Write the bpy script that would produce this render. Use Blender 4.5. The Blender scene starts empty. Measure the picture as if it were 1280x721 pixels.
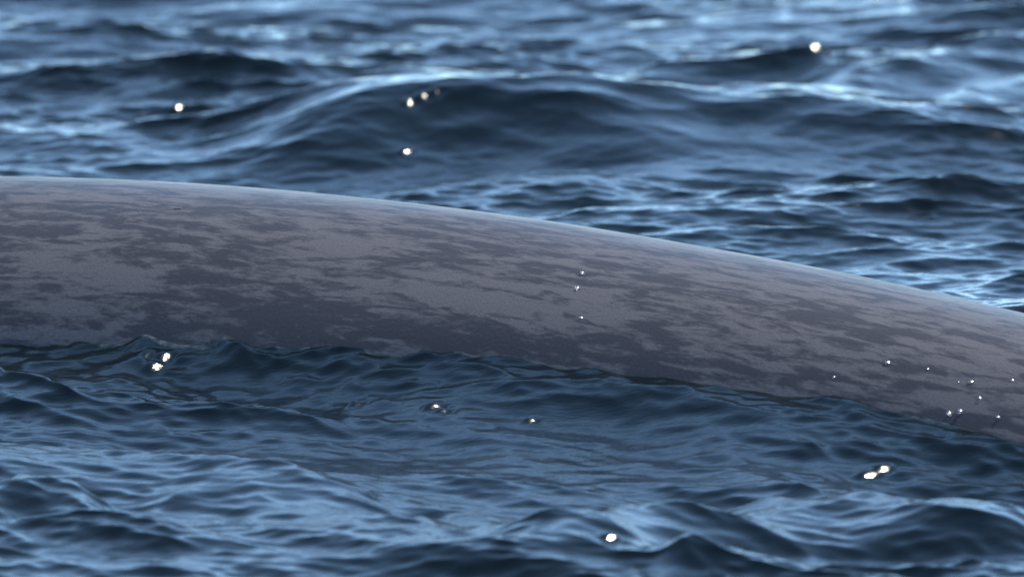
import bpy, math, random
import numpy as np

S = bpy.context.scene
C = S.collection
R = math.radians

# ------------------------------------------------------------------ camera
cam_d = bpy.data.cameras.new('camera')
cam = bpy.data.objects.new('camera', cam_d)
C.objects.link(cam)
cam.location = (0.0, 0.0, 7.5)
cam.rotation_euler = (R(90.0 - 9.028), 0.0, 0.0)
cam_d.sensor_width = 36.0
cam_d.lens = 273.39
cam_d.clip_start = 1.0
cam_d.clip_end = 20000.0
cam_d.dof.use_dof = True
cam_d.dof.focus_distance = 44.8
cam_d.dof.aperture_fstop = 1.4
S.camera = cam

# ------------------------------------------------------------------ sky and sun
SUN_EL, SUN_AZ = 57.0, 54.0          # azimuth in degrees clockwise from +Y (the view direction)
world = bpy.data.worlds.new('World')
S.world = world
world.use_nodes = True
wn = world.node_tree.nodes
wl = world.node_tree.links
bg = wn['Background']
sky = wn.new('ShaderNodeTexSky')
sky.sky_type = 'NISHITA'
sky.sun_disc = False
sky.sun_elevation = R(SUN_EL)
sky.sun_rotation = R(SUN_AZ)
sky.air_density = 0.58
sky.dust_density = 0.0
sky.ozone_density = 0.0
tint = wn.new('ShaderNodeMix'); tint.data_type = 'RGBA'; tint.blend_type = 'MULTIPLY'
tint.inputs[0].default_value = 1.0
tint.inputs[7].default_value = (0.89, 1.0, 0.95, 1)      # the photograph's white balance
wl.new(sky.outputs[0], tint.inputs[6])
wl.new(tint.outputs[2], bg.inputs[0])
bg.inputs[1].default_value = 0.15

sun_d = bpy.data.lights.new('sun', 'SUN')
sun = bpy.data.objects.new('sun', sun_d)
C.objects.link(sun)
sun_d.energy = 2.5
sun_d.angle = R(0.53)
sun_d.color = (1.0, 0.89, 0.72)
a = R(SUN_AZ)
sdir = (math.sin(a) * math.cos(R(SUN_EL)), math.cos(a) * math.cos(R(SUN_EL)), math.sin(R(SUN_EL)))
from mathutils import Vector
sun.rotation_euler = Vector(sdir).to_track_quat('Z', 'Y').to_euler()
sun.location = (-20, -20, 30)

S.view_settings.view_transform = 'Standard'
S.view_settings.look = 'None'
S.view_settings.exposure = 1.85
S.view_settings.gamma = 1.0
S.view_settings.use_curve_mapping = False
S.cycles.max_bounces = 6

# ------------------------------------------------------------------ materials
def node_mat(name):
    m = bpy.data.materials.new(name)
    m.use_nodes = True
    return m, m.node_tree.nodes, m.node_tree.links, m.node_tree.nodes['Principled BSDF']

def water_material():
    m, n, l, p = node_mat('sea_water')
    p.inputs['Base Color'].default_value = (0.0004, 0.0020, 0.0023, 1)
    p.inputs['Roughness'].default_value = 0.105
    p.inputs['IOR'].default_value = 1.333
    geo = n.new('ShaderNodeNewGeometry')
    mp = n.new('ShaderNodeMapping')
    mp.inputs['Scale'].default_value = (0.6, 1.7, 1.0)
    mp.inputs['Rotation'].default_value = (0, 0, R(15))
    l.new(geo.outputs['Position'], mp.inputs[0])
    nz = n.new('ShaderNodeTexNoise')
    nz.inputs['Scale'].default_value = 26.0
    nz.inputs['Detail'].default_value = 3.0
    nz.inputs['Roughness'].default_value = 0.55
    l.new(mp.outputs[0], nz.inputs['Vector'])
    b = n.new('ShaderNodeBump')
    b.inputs['Strength'].default_value = 0.5
    b.inputs['Distance'].default_value = 0.0055
    l.new(nz.outputs[0], b.inputs['Height'])
    l.new(b.outputs[0], p.inputs['Normal'])
    # foam: pale, rough, broken up by noise
    at = n.new('ShaderNodeAttribute'); at.attribute_name = 'foam'
    fz = n.new('ShaderNodeTexNoise'); fz.inputs['Scale'].default_value = 8.0; fz.inputs['Detail'].default_value = 6.0
    fz.inputs['Roughness'].default_value = 0.7
    l.new(geo.outputs['Position'], fz.inputs['Vector'])
    mu = n.new('ShaderNodeMath'); mu.operation = 'MULTIPLY'
    l.new(at.outputs['Fac'], mu.inputs[0]); l.new(fz.outputs[0], mu.inputs[1])
    fr = n.new('ShaderNodeMapRange')
    fr.inputs[1].default_value = 0.42; fr.inputs[2].default_value = 0.62
    fr.inputs[3].default_value = 0.0; fr.inputs[4].default_value = 0.16
    l.new(mu.outputs[0], fr.inputs[0])
    mc = n.new('ShaderNodeMix'); mc.data_type = 'RGBA'
    mc.inputs[6].default_value = p.inputs['Base Color'].default_value
    mc.inputs[7].default_value = (0.22, 0.26, 0.29, 1)
    l.new(fr.outputs[0], mc.inputs[0]); l.new(mc.outputs[2], p.inputs['Base Color'])
    ra = n.new('ShaderNodeMath'); ra.operation = 'MULTIPLY_ADD'
    ra.inputs[1].default_value = 0.4; ra.inputs[2].default_value = 0.105
    l.new(fr.outputs[0], ra.inputs[0]); l.new(ra.outputs[0], p.inputs['Roughness'])
    return m

def skin_material():
    m, n, l, p = node_mat('whale_skin')
    uv = n.new('ShaderNodeUVMap'); uv.uv_map = 'skin'
    def mapping(sx, sy, off=(0, 0, 0)):
        k = n.new('ShaderNodeMapping')
        k.inputs['Scale'].default_value = (sx, sy, 1)
        k.inputs['Location'].default_value = off
        l.new(uv.outputs[0], k.inputs[0])
        return k
    def noise(mp, scale, detail, rough, dist=0.0):
        k = n.new('ShaderNodeTexNoise')
        k.inputs['Scale'].default_value = scale
        k.inputs['Detail'].default_value = detail
        k.inputs['Roughness'].default_value = rough
        k.inputs['Distortion'].default_value = dist
        l.new(mp.outputs[0], k.inputs['Vector'])
        return k
    def math2(op, a_, b_):
        k = n.new('ShaderNodeMath'); k.operation = op
        for i, v in enumerate((a_, b_)):
            if isinstance(v, (int, float)): k.inputs[i].default_value = v
            else: l.new(v, k.inputs[i])
        return k.outputs[0]
    # blotches: long irregular pale patches running with the body
    big = noise(mapping(0.55, 1.7), 1.3, 2.0, 0.5, 0.3)
    mid = noise(mapping(0.82, 3.7, (7.3, 2.1, 0)), 3.8, 3.0, 0.55, 0.6)
    fine = noise(mapping(1.6, 5.0, (1.3, 9.1, 0)), 9.0, 3.0, 0.6, 0.4)
    v = math2('ADD', math2('MULTIPLY', big.outputs[0], 0.5), math2('MULTIPLY', mid.outputs[0], 1.0))
    v = math2('ADD', v, math2('MULTIPLY', fine.outputs[0], 0.40))
    att = n.new('ShaderNodeAttribute'); att.attribute_name = 'patch_tone'
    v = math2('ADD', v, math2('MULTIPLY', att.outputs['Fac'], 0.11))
    ramp = n.new('ShaderNodeValToRGB')
    e = ramp.color_ramp.elements
    e[0].position = 0.825; e[0].color = (0.025, 0.025, 0.032, 1)
    e[1].position = 0.99; e[1].color = (0.063, 0.060, 0.067, 1)
    vv = math2('MULTIPLY', v, 0.958)
    l.new(vv, ramp.inputs[0])
    # pores and grain of the skin
    grain = noise(mapping(1, 1), 75.0, 2.0, 0.7)
    gm = n.new('ShaderNodeMix'); gm.data_type = 'RGBA'; gm.blend_type = 'MULTIPLY'
    gm.inputs[0].default_value = 1.0
    gr = n.new('ShaderNodeMapRange')
    gr.inputs[1].default_value = 0.3; gr.inputs[2].default_value = 0.7
    gr.inputs[3].default_value = 0.8; gr.inputs[4].default_value = 1.2
    l.new(grain.outputs[0], gr.inputs[0])
    l.new(ramp.outputs[0], gm.inputs[6]); l.new(gr.outputs[0], gm.inputs[7])
    l.new(gm.outputs[2], p.inputs['Base Color'])
    p.inputs['Roughness'].default_value = 0.48
    p.inputs['IOR'].default_value = 1.34
    p.inputs['Specular IOR Level'].default_value = 0.27
    p.inputs['Coat Weight'].default_value = 0.06
    p.inputs['Coat Roughness'].default_value = 0.12
    p.inputs['Coat IOR'].default_value = 1.33
    bp = noise(mapping(1, 1, (5, 5, 0)), 38.0, 3.0, 0.6)
    b = n.new('ShaderNodeBump')
    b.inputs['Strength'].default_value = 0.35
    b.inputs['Distance'].default_value = 0.006
    l.new(bp.outputs[0], b.inputs['Height'])
    l.new(b.outputs[0], p.inputs['Normal'])
    l.new(b.outputs[0], p.inputs['Coat Normal'])
    return m

def plain_material(name, col, rough):
    m, n, l, p = node_mat(name)
    t = n.new('ShaderNodeTexNoise'); t.inputs['Scale'].default_value = 60
    r = n.new('ShaderNodeValToRGB')
    r.color_ramp.elements[0].color = tuple(c * 0.6 for c in col) + (1,)
    r.color_ramp.elements[1].color = tuple(c * 1.4 for c in col) + (1,)
    g = n.new('ShaderNodeTexCoord')
    l.new(g.outputs['Object'], t.inputs['Vector']); l.new(t.outputs[0], r.inputs[0])
    l.new(r.outputs[0], p.inputs['Base Color'])
    p.inputs['Roughness'].default_value = rough
    return m

# ------------------------------------------------------------------ the sea
def graded(lo, hi, step, reach, growth):
    core = np.arange(lo, hi + step * 0.5, step)
    out = []
    d, t = step, 0.0
    while t < reach:
        d *= growth; t += d; out.append(t)
    out = np.array(out)
    return np.concatenate([lo - out[::-1], core, hi + out])

def bump_profile(t, front, back):
    """height profile across a crest: t > 0 behind it, t < 0 on the viewer's side"""
    w = np.where(t > 0, back, front)
    q = np.clip(np.abs(t) / w, 0, 1)
    peaked = (1 - q) ** 1.4
    return np.where(t > 0, (1 - q * q) ** 2, 0.65 * peaked + 0.35 * (1 - q * q) ** 2)

# single crests: points (x, y) of the crest line, height, front width, back width
CRESTS = [
    ([(-2.74, 53.60, 0.00), (-2.46, 53.60, 0.03), (-2.18, 53.70, 0.09), (-1.84, 53.65, 0.20), (-1.45, 53.50, 0.28), (-1.00, 53.70, 0.33), (-0.45, 53.85, 0.35), (0.00, 53.70, 0.31), (0.45, 53.60, 0.32), (0.89, 53.50, 0.27), (1.45, 53.75, 0.22), (2.07, 53.90, 0.24), (2.85, 53.80, 0.20), (4.52, 53.70, 0.16)], 1.00, 1.20, 3.00),
    ([(0.71, 56.92), (1.25, 57.39), (1.79, 57.67), (2.26, 57.39), (2.70, 56.56)], 0.12, 0.90, 0.90),
    ([(1.26, 55.36, 0.50), (1.85, 55.81, 0.70), (2.45, 56.25, 1.00), (3.08, 57.08, 1.00), (3.90, 57.87, 1.00), (4.58, 58.11, 1.00)], 0.16, 1.30, 1.20),
    ([(2.94, 55.50), (3.37, 56.03), (3.86, 56.39), (4.55, 56.26)], 0.13, 0.80, 0.80),
    ([(-2.38, 43.92), (-2.14, 44.59), (-1.97, 44.88), (-1.74, 44.53), (-1.46, 43.71)], 0.05, 0.70, 0.60),
    ([(-3.26, 44.65), (-2.86, 45.00), (-2.57, 45.25), (-2.30, 45.05), (-2.05, 44.65)], 0.03, 0.60, 0.60),
    ([(-4.08, 41.56), (-3.22, 41.63), (-2.53, 41.68), (-1.68, 41.31), (-0.93, 40.47), (-0.33, 39.43)], 0.13, 1.10, 1.00),
    ([(-3.34, 39.94), (-2.77, 40.15), (-2.49, 40.33), (-2.31, 40.24), (-2.00, 39.78)], 0.12, 0.50, 0.50),
    ([(-1.98, 40.24), (-1.70, 40.56), (-1.44, 40.52), (-1.17, 40.01)], 0.04, 0.50, 0.50),
    ([(-0.58, 39.59), (-0.29, 39.96), (-0.08, 39.91), (0.17, 39.64)], 0.07, 0.35, 0.40),
    ([(-0.32, 38.73), (0.25, 39.12), (0.87, 39.48), (1.42, 39.80), (1.75, 39.90), (2.16, 39.67), (2.73, 39.48), (3.33, 39.35)], 0.20, 0.90, 1.00),
    ([(0.50, 39.52), (0.76, 40.16), (1.01, 40.32), (1.34, 40.09), (1.57, 39.52)], 0.05, 0.40, 0.40),
    ([(0.85, 43.09), (1.14, 43.55), (1.40, 43.39), (1.78, 42.70), (2.10, 41.94)], 0.04, 0.35, 0.50),
    ([(-0.08, 38.60), (0.41, 38.85), (0.78, 39.03), (1.47, 39.14), (2.30, 39.25), (3.20, 39.14)], 0.06, 0.50, 0.60),
    ([(0.64, 37.97), (0.96, 38.28), (1.28, 38.32), (1.60, 38.07)], 0.08, 0.40, 0.40),
]
# level of the swell along the flank: x, y, rise
SWELL = [
    (-3.61, 45.01, 0.003),
    (-2.99, 44.79, 0.072),
    (-2.38, 44.56, 0.109),
    (-1.78, 44.33, -0.015),
    (-1.18, 44.08, 0.111),
    (-0.59, 43.83, 0.109),
    (0.00, 43.57, 0.164),
    (0.58, 43.25, 0.070),
    (1.15, 42.94, 0.058),
    (1.71, 42.65, 0.072),
    (2.26, 42.29, -0.012),
    (2.80, 41.93, -0.083),
    (3.30, 41.60, -0.092),
]
# small facets added to the waves, tilted to flash the sun at the camera: x, y, radius
GLINT_FACETS = [
    (-2.08, 44.31, 0.055),
    (-2.00, 44.29, 0.055),
    (-2.05, 44.16, 0.055),
    (-0.87, 43.30, 0.045),
    (-0.43, 43.04, 0.055),
    (-0.38, 42.96, 0.045),
    (0.11, 42.75, 0.045),
    (1.94, 41.60, 0.055),
    (2.03, 41.69, 0.055),
    (0.50, 38.55, 0.045),
    (0.62, 38.02, 0.045),
    (-2.34, 55.87, 0.045),
    (-2.40, 55.53, 0.045),
    (-2.66, 55.43, 0.045),
    (-0.53, 53.68, 0.045),
    (-0.61, 53.65, 0.045),
    (-0.71, 53.57, 0.045),
    (-0.72, 52.97, 0.045),
]

def crest_line(xs, pts):
    px = np.array([p[0] for p in pts]); py = np.array([p[1] for p in pts])
    i0, i1 = np.searchsorted(xs, (px[0], px[-1]))
    xx = xs[i0:i1]
    u = (xx - px[0]) / (px[-1] - px[0])
    env = np.clip(np.minimum(u, 1 - u) / 0.25, 0, 1)
    return i0, i1, smooth_curve(px, py, xx), env * env * (3 - 2 * env)

SHELTER = 0.35

def glint_normal(x, y, z):
    """slope of a facet that mirrors the sun towards the camera"""
    v = (Vector((0.0, 0.0, 7.5)) - Vector((x, y, z))).normalized()
    return (v + Vector(sdir)).normalized()

def smooth_curve(px, py, x):
    """natural cubic spline through the points"""
    n = len(px)
    if n == 2: return np.interp(x, px, py)
    h = np.diff(px)
    A = np.zeros((n, n)); b = np.zeros(n)
    A[0, 0] = A[-1, -1] = 1
    for i in range(1, n - 1):
        A[i, i - 1], A[i, i], A[i, i + 1] = h[i - 1], 2 * (h[i - 1] + h[i]), h[i]
        b[i] = 3 * ((py[i + 1] - py[i]) / h[i] - (py[i] - py[i - 1]) / h[i - 1])
    c = np.linalg.solve(A, b)
    i = np.clip(np.searchsorted(px, x) - 1, 0, n - 2)
    t = x - px[i]
    bb = (py[i + 1] - py[i]) / h[i] - h[i] * (2 * c[i] + c[i + 1]) / 3
    d = (c[i + 1] - c[i]) / (3 * h[i])
    return py[i] + bb * t + c[i] * t ** 2 + d * t ** 3

# trains, shortest, longest wavelength (m), rms slope, heading, spread, choppiness, gusty
SEA_BANDS = [
    (14, 3.2, 7.5, 0.055, (2, 20), 24, 0.8, False),
    (70, 1.0, 3.2, 0.115, (-6, 34), 20, 1.0, False),
    (150, 0.30, 1.1, 0.160, (-3, 36), 20, 1.05, True),
    (300, 0.085, 0.32, 0.125, (0, 30), 26, 0.9, True),
]

def sea_surface():
    xs = graded(-4.4, 4.4, 0.017, 5000.0, 1.08)
    ys = graded(36.5, 63.5, 0.019, 5000.0, 1.08)
    cx = np.gradient(xs); cy = np.gradient(ys)
    rng = np.random.default_rng(11)
    nx, ny = len(xs), len(ys)

    def band(K, lmin, lmax, slope, az, spread, q):
        """K random wave trains; slope is the rms slope of the band"""
        lam = np.exp(rng.uniform(np.log(lmin), np.log(lmax), K))
        k = 2 * np.pi / lam
        th = R(az) + rng.normal(0, R(spread), K)
        ph = rng.uniform(0, 2 * np.pi, K)
        kx, ky = k * np.sin(th), k * np.cos(th)
        amp = slope * math.sqrt(2.0 / K) / k * rng.uniform(0.6, 1.35, K)
        def fade(cell):
            r = lam[:, None] / (cell[None, :] * 4.0)
            return np.clip((r - 0.6) / 0.8, 0, 1)
        ex = np.exp(1j * kx[:, None] * xs[None]) * fade(cx)
        ey = np.exp(1j * (ky[:, None] * ys[None] + ph[:, None])) * fade(cy)
        f = lambda w: ((ex * w[:, None]).T @ ey)
        z = f(amp)
        hx = f(amp * q * kx / k); hy = f(amp * q * ky / k)
        return z.real, -hx.imag, -hy.imag

    Z = np.zeros((nx, ny)); DX = np.zeros((nx, ny)); DY = np.zeros((nx, ny))
    # slowly varying patches of calmer and rougher water
    g1, _, _ = band(24, 2.0, 7.0, 0.3, 0, 80, 0.0)
    g1 = g1 / g1[:, :].std()
    gust = np.clip(1.0 + 0.2 * g1, 0.6, 1.9)
    # the wind wraps round the whale: the trains this side of it run more across
    near = np.clip((46.5 - ys) / 3.0, 0, 1)[None]
    near = near * near * (3 - 2 * near)
    X, Y = np.meshgrid(xs, ys, indexing='ij')
    for pts, h, fr, bk in CRESTS:
        i0, i1, yc, env = crest_line(xs, pts)
        t = ys[None] - yc[:, None] + 0.5 * fr
        gust[i0:i1] *= 1 - SHELTER * env[:, None] * min(1, h / 0.15) * np.exp(-(t / (0.45 * fr)) ** 2)
    gust *= 1 - 0.45 * np.exp(-((X + 1.9) / 1.5) ** 2 - ((Y - 44.3) / 0.5) ** 2)
    for K, l0, l1, sl, az, sp, q, gu in SEA_BANDS:
        for azi, wgt in ((az[0], np.sqrt(1 - near)), (az[1], np.sqrt(near))):
            w = wgt * gust * (1 + (0.35 if l0 < 0.2 else 0.0) * near) if gu else wgt
            z, hx, hy = band(K, l0, l1, sl, azi, sp, q)
            Z += z * w; DX += hx * w; DY += hy * w
    # the swell lifting round the whale's flank
    num = np.zeros_like(Z); den = np.full_like(Z, 0.35)
    for x, y, dz in SWELL:
        g = np.exp(-((X - x) / 0.55) ** 2 - ((Y - y) / 1.3) ** 2)
        num += g * dz; den += g
    Z += num / den
    # the surface slopes away from the flank and rises again farther off
    d = np.clip(43.5 - 0.52 * X - Y, 0, None)
    dip = np.where(d < 2.6, d, np.clip(2.6 - 0.45 * (d - 2.6), 0, None))
    Z -= 0.055 * dip * np.exp(-(X / 6.0) ** 4)
    for pts, h, fr, bk in CRESTS:
        i0, i1, yc, env = crest_line(xs, pts)
        hs = h * env * (np.interp(xs[i0:i1], [p[0] for p in pts], [p[2] for p in pts]) if len(pts[0]) > 2 else 1.0)
        Z[i0:i1] += hs[:, None] * bump_profile(ys[None] - yc[:, None], fr, bk)
    PX, PY = X + DX, Y + DY
    for x, y, r in GLINT_FACETS:
        i0, i1 = np.searchsorted(xs, (x - 4 * r - 0.2, x + 4 * r + 0.2))
        j0, j1 = np.searchsorted(ys, (y - 4 * r - 0.2, y + 4 * r + 0.2))
        bx, by = PX[i0:i1, j0:j1] - x, PY[i0:i1, j0:j1] - y
        ax, ay = glint_normal(x, y, 0.1).xy.normalized()
        d2 = ((bx * ax + by * ay) / r) ** 2 + ((by * ax - bx * ay) / (1.3 * r)) ** 2
        m = np.exp(-d2 ** 2)
        z0 = (Z[i0:i1, j0:j1] * np.exp(-d2)).sum() / np.exp(-d2).sum()
        nrm = glint_normal(x, y, z0)
        plane = z0 + 0.1 * r - (nrm.x * bx + nrm.y * by) / nrm.z
        plane = np.maximum(plane, Z[i0:i1, j0:j1] - 0.5 * r)
        Z[i0:i1, j0:j1] += m * (plane - Z[i0:i1, j0:j1])
    return xs, ys, PX, PY, Z

# s along the spine (m), centre height, half width, half height above, below
SPINE = np.array([
    (-8.8, -1.55, 0.10, 0.06, 0.10),
    (-8.5, -1.52, 0.45, 0.22, 0.35),
    (-7.6, -1.42, 0.95, 0.55, 0.85),
    (-6.0, -1.28, 1.38, 1.05, 1.30),
    (-4.0, -1.16, 1.62, 1.45, 1.60),
    (-2.0, -1.05, 1.70, 1.65, 1.75),
    (0.00, -0.930, 1.689, 1.689, 1.75),
    (0.86, -0.832, 1.644, 1.644, 1.70),
    (1.72, -0.771, 1.599, 1.599, 1.66),
    (2.60, -0.735, 1.554, 1.554, 1.62),
    (3.50, -0.712, 1.509, 1.509, 1.58),
    (4.41, -0.706, 1.464, 1.464, 1.54),
    (5.33, -0.722, 1.419, 1.419, 1.49),
    (6.27, -0.762, 1.374, 1.374, 1.43),
    (7.23, -0.812, 1.329, 1.329, 1.37),
    (8.21, -0.872, 1.270, 1.284, 1.30),
    (9.50, -0.940, 1.080, 1.16, 1.16),
    (11.0, -1.000, 0.780, 0.93, 0.93),
    (12.5, -1.080, 0.480, 0.66, 0.66),
    (14.0, -1.160, 0.270, 0.42, 0.42),
    (14.7, -1.190, 0.300, 0.30, 0.30),
    (15.2, -1.200, 0.900, 0.15, 0.15),
    (15.7, -1.210, 1.750, 0.08, 0.08),
    (16.2, -1.220, 2.450, 0.05, 0.05),
    (16.45, -1.225, 2.600, 0.02, 0.02),
])

def spine_plan(s):
    """plan position of the spine: gently curved, head to the far left"""
    x = np.linspace(-3.8, 3.8, 400)
    u = x + 3
    y = 46.3 - 0.40 * u - 0.025 * u * u
    ss = np.concatenate([[0], np.cumsum(np.hypot(np.diff(x), np.diff(y)))])
    px = np.interp(s, ss, x); py = np.interp(s, ss, y)
    lo = s < 0; hi = s > ss[-1]
    d0 = np.array([1, -0.36]) / math.hypot(1, 0.36); d1 = np.array([1, -0.74]) / math.hypot(1, 0.74)
    px = np.where(lo, x[0] + d0[0] * s, px); py = np.where(lo, y[0] + d0[1] * s, py)
    px = np.where(hi, x[-1] + d1[0] * (s - ss[-1]), px); py = np.where(hi, y[-1] + d1[1] * (s - ss[-1]), py)
    return px, py

def build_sea():
    xs, ys, PX, PY, Z = sea_surface()
    nx, ny = len(xs), len(ys)
    co = np.stack([PX, PY, Z], -1).reshape(-1, 3).astype(np.float32)
    idx = np.arange(nx * ny, dtype=np.int32).reshape(nx, ny)
    quads = np.stack([idx[:-1, :-1], idx[1:, :-1], idx[1:, 1:], idx[:-1, 1:]], -1).reshape(-1)
    nf = len(quads) // 4
    me = bpy.data.meshes.new('sea')
    me.vertices.add(nx * ny); me.vertices.foreach_set('co', co.ravel())
    me.loops.add(len(quads)); me.loops.foreach_set('vertex_index', quads)
    me.polygons.add(nf); me.polygons.foreach_set('loop_start', np.arange(0, nf * 4, 4, dtype=np.int32))
    me.polygons.foreach_set('use_smooth', np.ones(nf, dtype=bool))
    me.update(calc_edges=True)
    # a thin broken line of foam where the water washes along the flank
    ss = np.linspace(-4, 10.5, 900)
    zc, w, ht = [smooth_curve(SPINE[:, 0], SPINE[:, k], ss) for k in (1, 2, 3)]
    sx, sy = spine_plan(ss)
    foam = np.zeros(nx * ny, np.float32)
    sel = np.nonzero((np.abs(co[:, 0]) < 6) & (co[:, 1] > 39) & (co[:, 1] < 47))[0]
    P = co[sel]
    tx, ty = np.gradient(sx, ss), np.gradient(sy, ss)
    k = np.clip(np.searchsorted(sx, P[:, 0]), 0, len(ss) - 1)
    for _ in range(4):                                     # foot of the perpendicular on the spine
        along = (P[:, 0] - sx[k]) * tx[k] + (P[:, 1] - sy[k]) * ty[k]
        k = np.clip(k + np.round(along / (ss[1] - ss[0])).astype(int), 0, len(ss) - 1)
    lat = (P[:, 0] - sx[k]) * ty[k] - (P[:, 1] - sy[k]) * tx[k]
    q = np.clip((P[:, 2] - zc[k]) / ht[k], -1, 1)
    d = lat - w[k] * np.sqrt(1 - q * q)
    foam[sel] = np.exp(-(np.clip(d, 0, None) / 0.04) ** 2) * (d > -0.4) * (lat > 0)
    me.attributes.new('foam', 'FLOAT', 'POINT').data.foreach_set('value', foam)
    me.materials.append(water_material())
    o = bpy.data.objects.new('sea', me)
    C.objects.link(o)
    o['kind'] = 'structure'
    o['label'] = 'choppy dark blue open sea with small rippled waves'
    return o

build_sea()

# ------------------------------------------------------------------ the whale
def build_whale():
    root = bpy.data.objects.new('blue_whale', None)
    C.objects.link(root)
    root['label'] = 'mottled blue-grey whale with its smooth wet back arching out of the sea'
    root['category'] = 'whale'
    base = Vector((0.0, 44.87, -2.2))
    root.location = base
    s = np.concatenate([np.linspace(-8.8, -0.2, 60), np.linspace(-0.1, 8.9, 150), np.linspace(9.0, 16.45, 70)])
    N = 160
    cols = [smooth_curve(SPINE[:, 0], SPINE[:, k], s) for k in range(1, 5)]
    zc, w, ht, hb = cols
    w = np.maximum(w, 0.02); ht = np.maximum(ht, 0.015); hb = np.maximum(hb, 0.015)
    x, y = spine_plan(s)
    tx, ty = np.gradient(x, s), np.gradient(y, s)
    ln = np.hypot(tx, ty); tx /= ln; ty /= ln
    nx_, ny_ = ty, -tx                       # towards the viewer's side
    th = np.linspace(0, 2 * np.pi, N, endpoint=False)
    sn, cs = np.sin(th), np.cos(th)
    fin = 0.34 * np.exp(-((s - 10.35) / 0.32) ** 2)
    ring_h = np.where(cs[None] > 0, ht[:, None], hb[:, None]) * cs[None]
    ring_h += fin[:, None] * np.exp(-(np.minimum(th, 2 * np.pi - th) / 0.10) ** 2)[None]
    # soft folds and muscle under the skin
    rr = np.random.default_rng(5)
    relief = np.zeros((len(s), N))
    for _ in range(26):
        f = rr.uniform(0.6, 3.0); m = rr.integers(1, 9)
        relief += 0.0022 / math.sqrt(f) * np.cos(f * s[:, None] + m * th[None] + rr.uniform(0, 6.28))
    lat = w[:, None] * sn[None] + relief * sn[None]
    ring_h += relief * cs[None]
    co = np.stack([x[:, None] + nx_[:, None] * lat, y[:, None] + ny_[:, None] * lat, zc[:, None] + ring_h], -1)
    co = co.reshape(-1, 3) - np.array(base)
    faces = []
    M = len(s)
    for i in range(M - 1):
        for j in range(N):
            k = (j + 1) % N
            faces.append((i * N + j, i * N + k, (i + 1) * N + k, (i + 1) * N + j))
    faces.append(tuple(range(N - 1, -1, -1)))
    faces.append(tuple((M - 1) * N + j for j in range(N)))
    me = bpy.data.meshes.new('body')
    me.from_pydata(co.tolist(), [], faces)
    me.polygons.foreach_set('use_smooth', [True] * len(me.polygons))
    uvl = me.uv_layers.new(name='skin')
    uvs = np.zeros((len(me.loops), 2), np.float32)
    vi = np.zeros(len(me.loops), np.int32); me.loops.foreach_get('vertex_index', vi)
    tw = np.where(th > np.pi, th - 2 * np.pi, th)
    uvs[:, 0] = s[vi // N]
    uvs[:, 1] = tw[vi % N] * 1.5
    uvl.data.foreach_set('uv', uvs.ravel())
    # pale and dark patches, with a dark row along the lower flank
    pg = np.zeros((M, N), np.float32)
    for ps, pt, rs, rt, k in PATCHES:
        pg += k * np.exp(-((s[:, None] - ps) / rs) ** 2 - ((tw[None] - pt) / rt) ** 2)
    at = me.attributes.new('patch_tone', 'FLOAT', 'POINT')
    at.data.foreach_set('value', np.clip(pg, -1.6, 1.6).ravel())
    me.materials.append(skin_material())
    me.update()
    import bmesh
    bm = bmesh.new(); bm.from_mesh(me); bmesh.ops.recalc_face_normals(bm, faces=bm.faces); bm.to_mesh(me); bm.free()
    body = bpy.data.objects.new('body', me); C.objects.link(body); body.parent = root

    # a small dark scar lying on the skin
    def on_skin(sv, t):
        zz = float(np.interp(sv, s, zc)); ww = float(np.interp(sv, s, w)); hh = float(np.interp(sv, s, ht))
        i = np.array([sv])
        xx, yy = spine_plan(i)
        txx = float(np.interp(sv, s, tx)); tyy = float(np.interp(sv, s, ty))
        lat_ = ww * math.sin(t)
        return Vector((float(xx[0]) + tyy * lat_, float(yy[0]) - txx * lat_, zz + hh * math.cos(t))) - base
    sm = bpy.data.meshes.new('scar')
    vs, fs = [], []
    cs0, ct0 = SCAR
    n_ = 18
    nrm = (on_skin(cs0, ct0 + 0.02) - on_skin(cs0, ct0)).cross(on_skin(cs0 + 0.02, ct0) - on_skin(cs0, ct0)).normalized()
    if nrm.z < 0: nrm = -nrm
    rad = np.random.default_rng(3).uniform(0.75, 1.25, n_)
    vs.append(on_skin(cs0, ct0) + nrm * 0.012)
    for ring, (sc, lift) in enumerate(((0.55, 0.009), (1.0, -0.004))):
        for k in range(n_):
            t = 2 * math.pi * k / n_
            ds = 0.042 * sc * rad[k] * math.cos(t)
            dt = (0.017 * sc * rad[k] * math.sin(t) - 0.25 * ds) / 1.5
            vs.append(on_skin(cs0 + ds, ct0 + dt) + nrm * lift)
    for k in range(n_):
        k2 = (k + 1) % n_
        fs.append((0, 1 + k, 1 + k2))
        fs.append((1 + k, 1 + n_ + k, 1 + n_ + k2, 1 + k2))
    sm.from_pydata([tuple(v) for v in vs], [], fs)
    sm.materials.append(plain_material('dark_scar', (0.012, 0.012, 0.016), 0.5))
    so = bpy.data.objects.new('scar', sm); C.objects.link(so); so.parent = root
    so['label'] = 'small dark scar on the grey skin'

    # clear beads added on the flank, each turned to throw a sun glint
    wm, n, l, p = node_mat('glint_bead')
    p.inputs['Base Color'].default_value = (0.95, 0.98, 1, 1)
    p.inputs['Transmission Weight'].default_value = 1.0
    p.inputs['IOR'].default_value = 1.333
    p.inputs['Roughness'].default_value = 0.12
    bm = bmesh.new()
    bmesh.ops.create_uvsphere(bm, u_segments=12, v_segments=8, radius=1.0)
    for f in bm.faces: f.smooth = True
    dm = bpy.data.meshes.new('glint_bead'); bm.to_mesh(dm); bm.free()
    dm.materials.append(wm)
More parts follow.
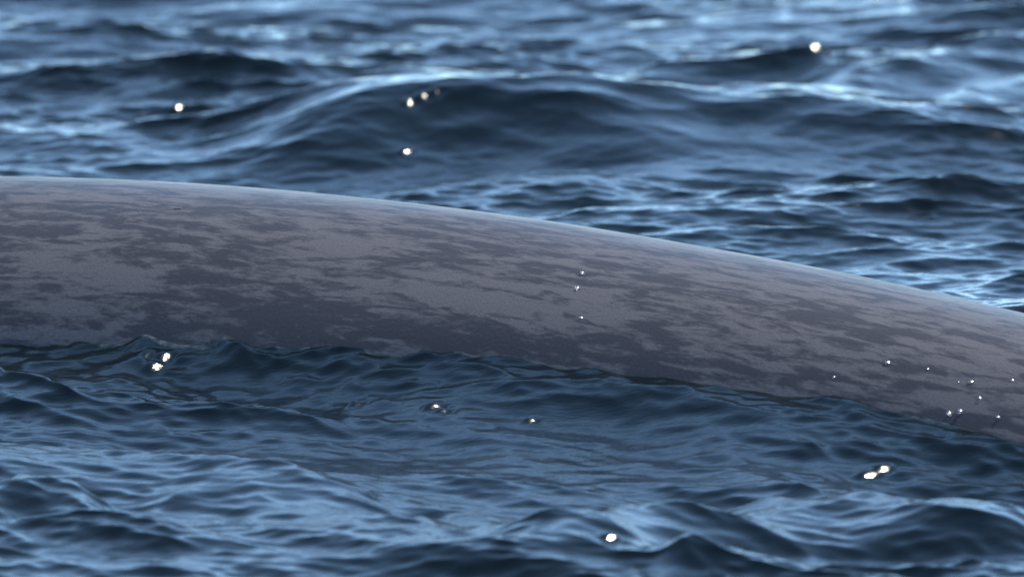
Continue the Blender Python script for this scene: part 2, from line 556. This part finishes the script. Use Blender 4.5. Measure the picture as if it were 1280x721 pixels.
    for sv, t, rad_ in GLINT_BEADS:
        loc = on_skin(sv, t)
        d = bpy.data.objects.new('glint_bead', dm); C.objects.link(d); d.parent = root
        nn = glint_normal(*(loc + base))
        d.location = loc + nn * 0.002
        d.rotation_euler = nn.to_track_quat('Z', 'Y').to_euler()
        d.scale = (rad_, rad_, rad_ * 0.22)

# patches: s along the spine, angle from the top, half sizes, pale (+) or dark (-)
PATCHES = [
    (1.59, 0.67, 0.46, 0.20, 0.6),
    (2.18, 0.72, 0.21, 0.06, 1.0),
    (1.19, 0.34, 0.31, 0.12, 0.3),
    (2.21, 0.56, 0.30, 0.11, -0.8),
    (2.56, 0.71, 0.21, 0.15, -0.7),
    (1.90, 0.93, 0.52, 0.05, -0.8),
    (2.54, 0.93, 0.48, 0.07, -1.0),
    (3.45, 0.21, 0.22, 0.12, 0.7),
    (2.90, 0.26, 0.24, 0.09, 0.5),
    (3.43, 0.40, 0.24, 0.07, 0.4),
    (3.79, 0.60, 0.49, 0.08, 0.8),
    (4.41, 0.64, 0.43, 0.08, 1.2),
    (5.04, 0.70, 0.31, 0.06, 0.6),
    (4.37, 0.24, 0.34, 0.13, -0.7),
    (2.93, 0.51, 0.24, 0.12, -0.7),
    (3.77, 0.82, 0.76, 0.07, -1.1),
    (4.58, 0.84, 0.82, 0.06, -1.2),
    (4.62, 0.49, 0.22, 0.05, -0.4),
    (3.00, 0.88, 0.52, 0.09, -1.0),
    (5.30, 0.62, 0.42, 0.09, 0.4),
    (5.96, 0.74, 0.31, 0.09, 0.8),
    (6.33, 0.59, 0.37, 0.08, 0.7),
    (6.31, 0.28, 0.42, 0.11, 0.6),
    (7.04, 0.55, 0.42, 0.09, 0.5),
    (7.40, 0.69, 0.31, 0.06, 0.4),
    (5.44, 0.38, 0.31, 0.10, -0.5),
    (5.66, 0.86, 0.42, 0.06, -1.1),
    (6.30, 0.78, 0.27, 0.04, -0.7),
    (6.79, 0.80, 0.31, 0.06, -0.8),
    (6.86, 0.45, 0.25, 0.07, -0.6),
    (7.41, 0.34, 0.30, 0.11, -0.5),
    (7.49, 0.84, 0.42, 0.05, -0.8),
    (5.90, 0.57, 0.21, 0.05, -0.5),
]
# beads: s along the spine, angle from the top of the back, radius
GLINT_BEADS = [
    (4.977, 0.412, 0.0133),
    (5.022, 0.514, 0.0190),
    (5.156, 0.674, 0.0171),
    (5.735, 0.610, 0.0190),
    (5.839, 0.630, 0.0114),
    (5.943, 0.627, 0.0095),
    (6.092, 0.705, 0.0190),
    (6.255, 0.681, 0.0152),
    (5.423, 0.773, 0.0114),
    (6.864, 0.732, 0.0114),
    (7.132, 0.599, 0.0247),
    (7.682, 0.606, 0.0190),
    (7.607, 0.623, 0.0095),
    (7.786, 0.681, 0.0152),
    (7.652, 0.790, 0.0209),
    (7.711, 0.766, 0.0152),
    (7.949, 0.756, 0.0114),
    (7.905, 0.545, 0.0152),
    (7.384, 0.586, 0.0095),
]
SCAR = (2.184, 0.286)
build_whale()
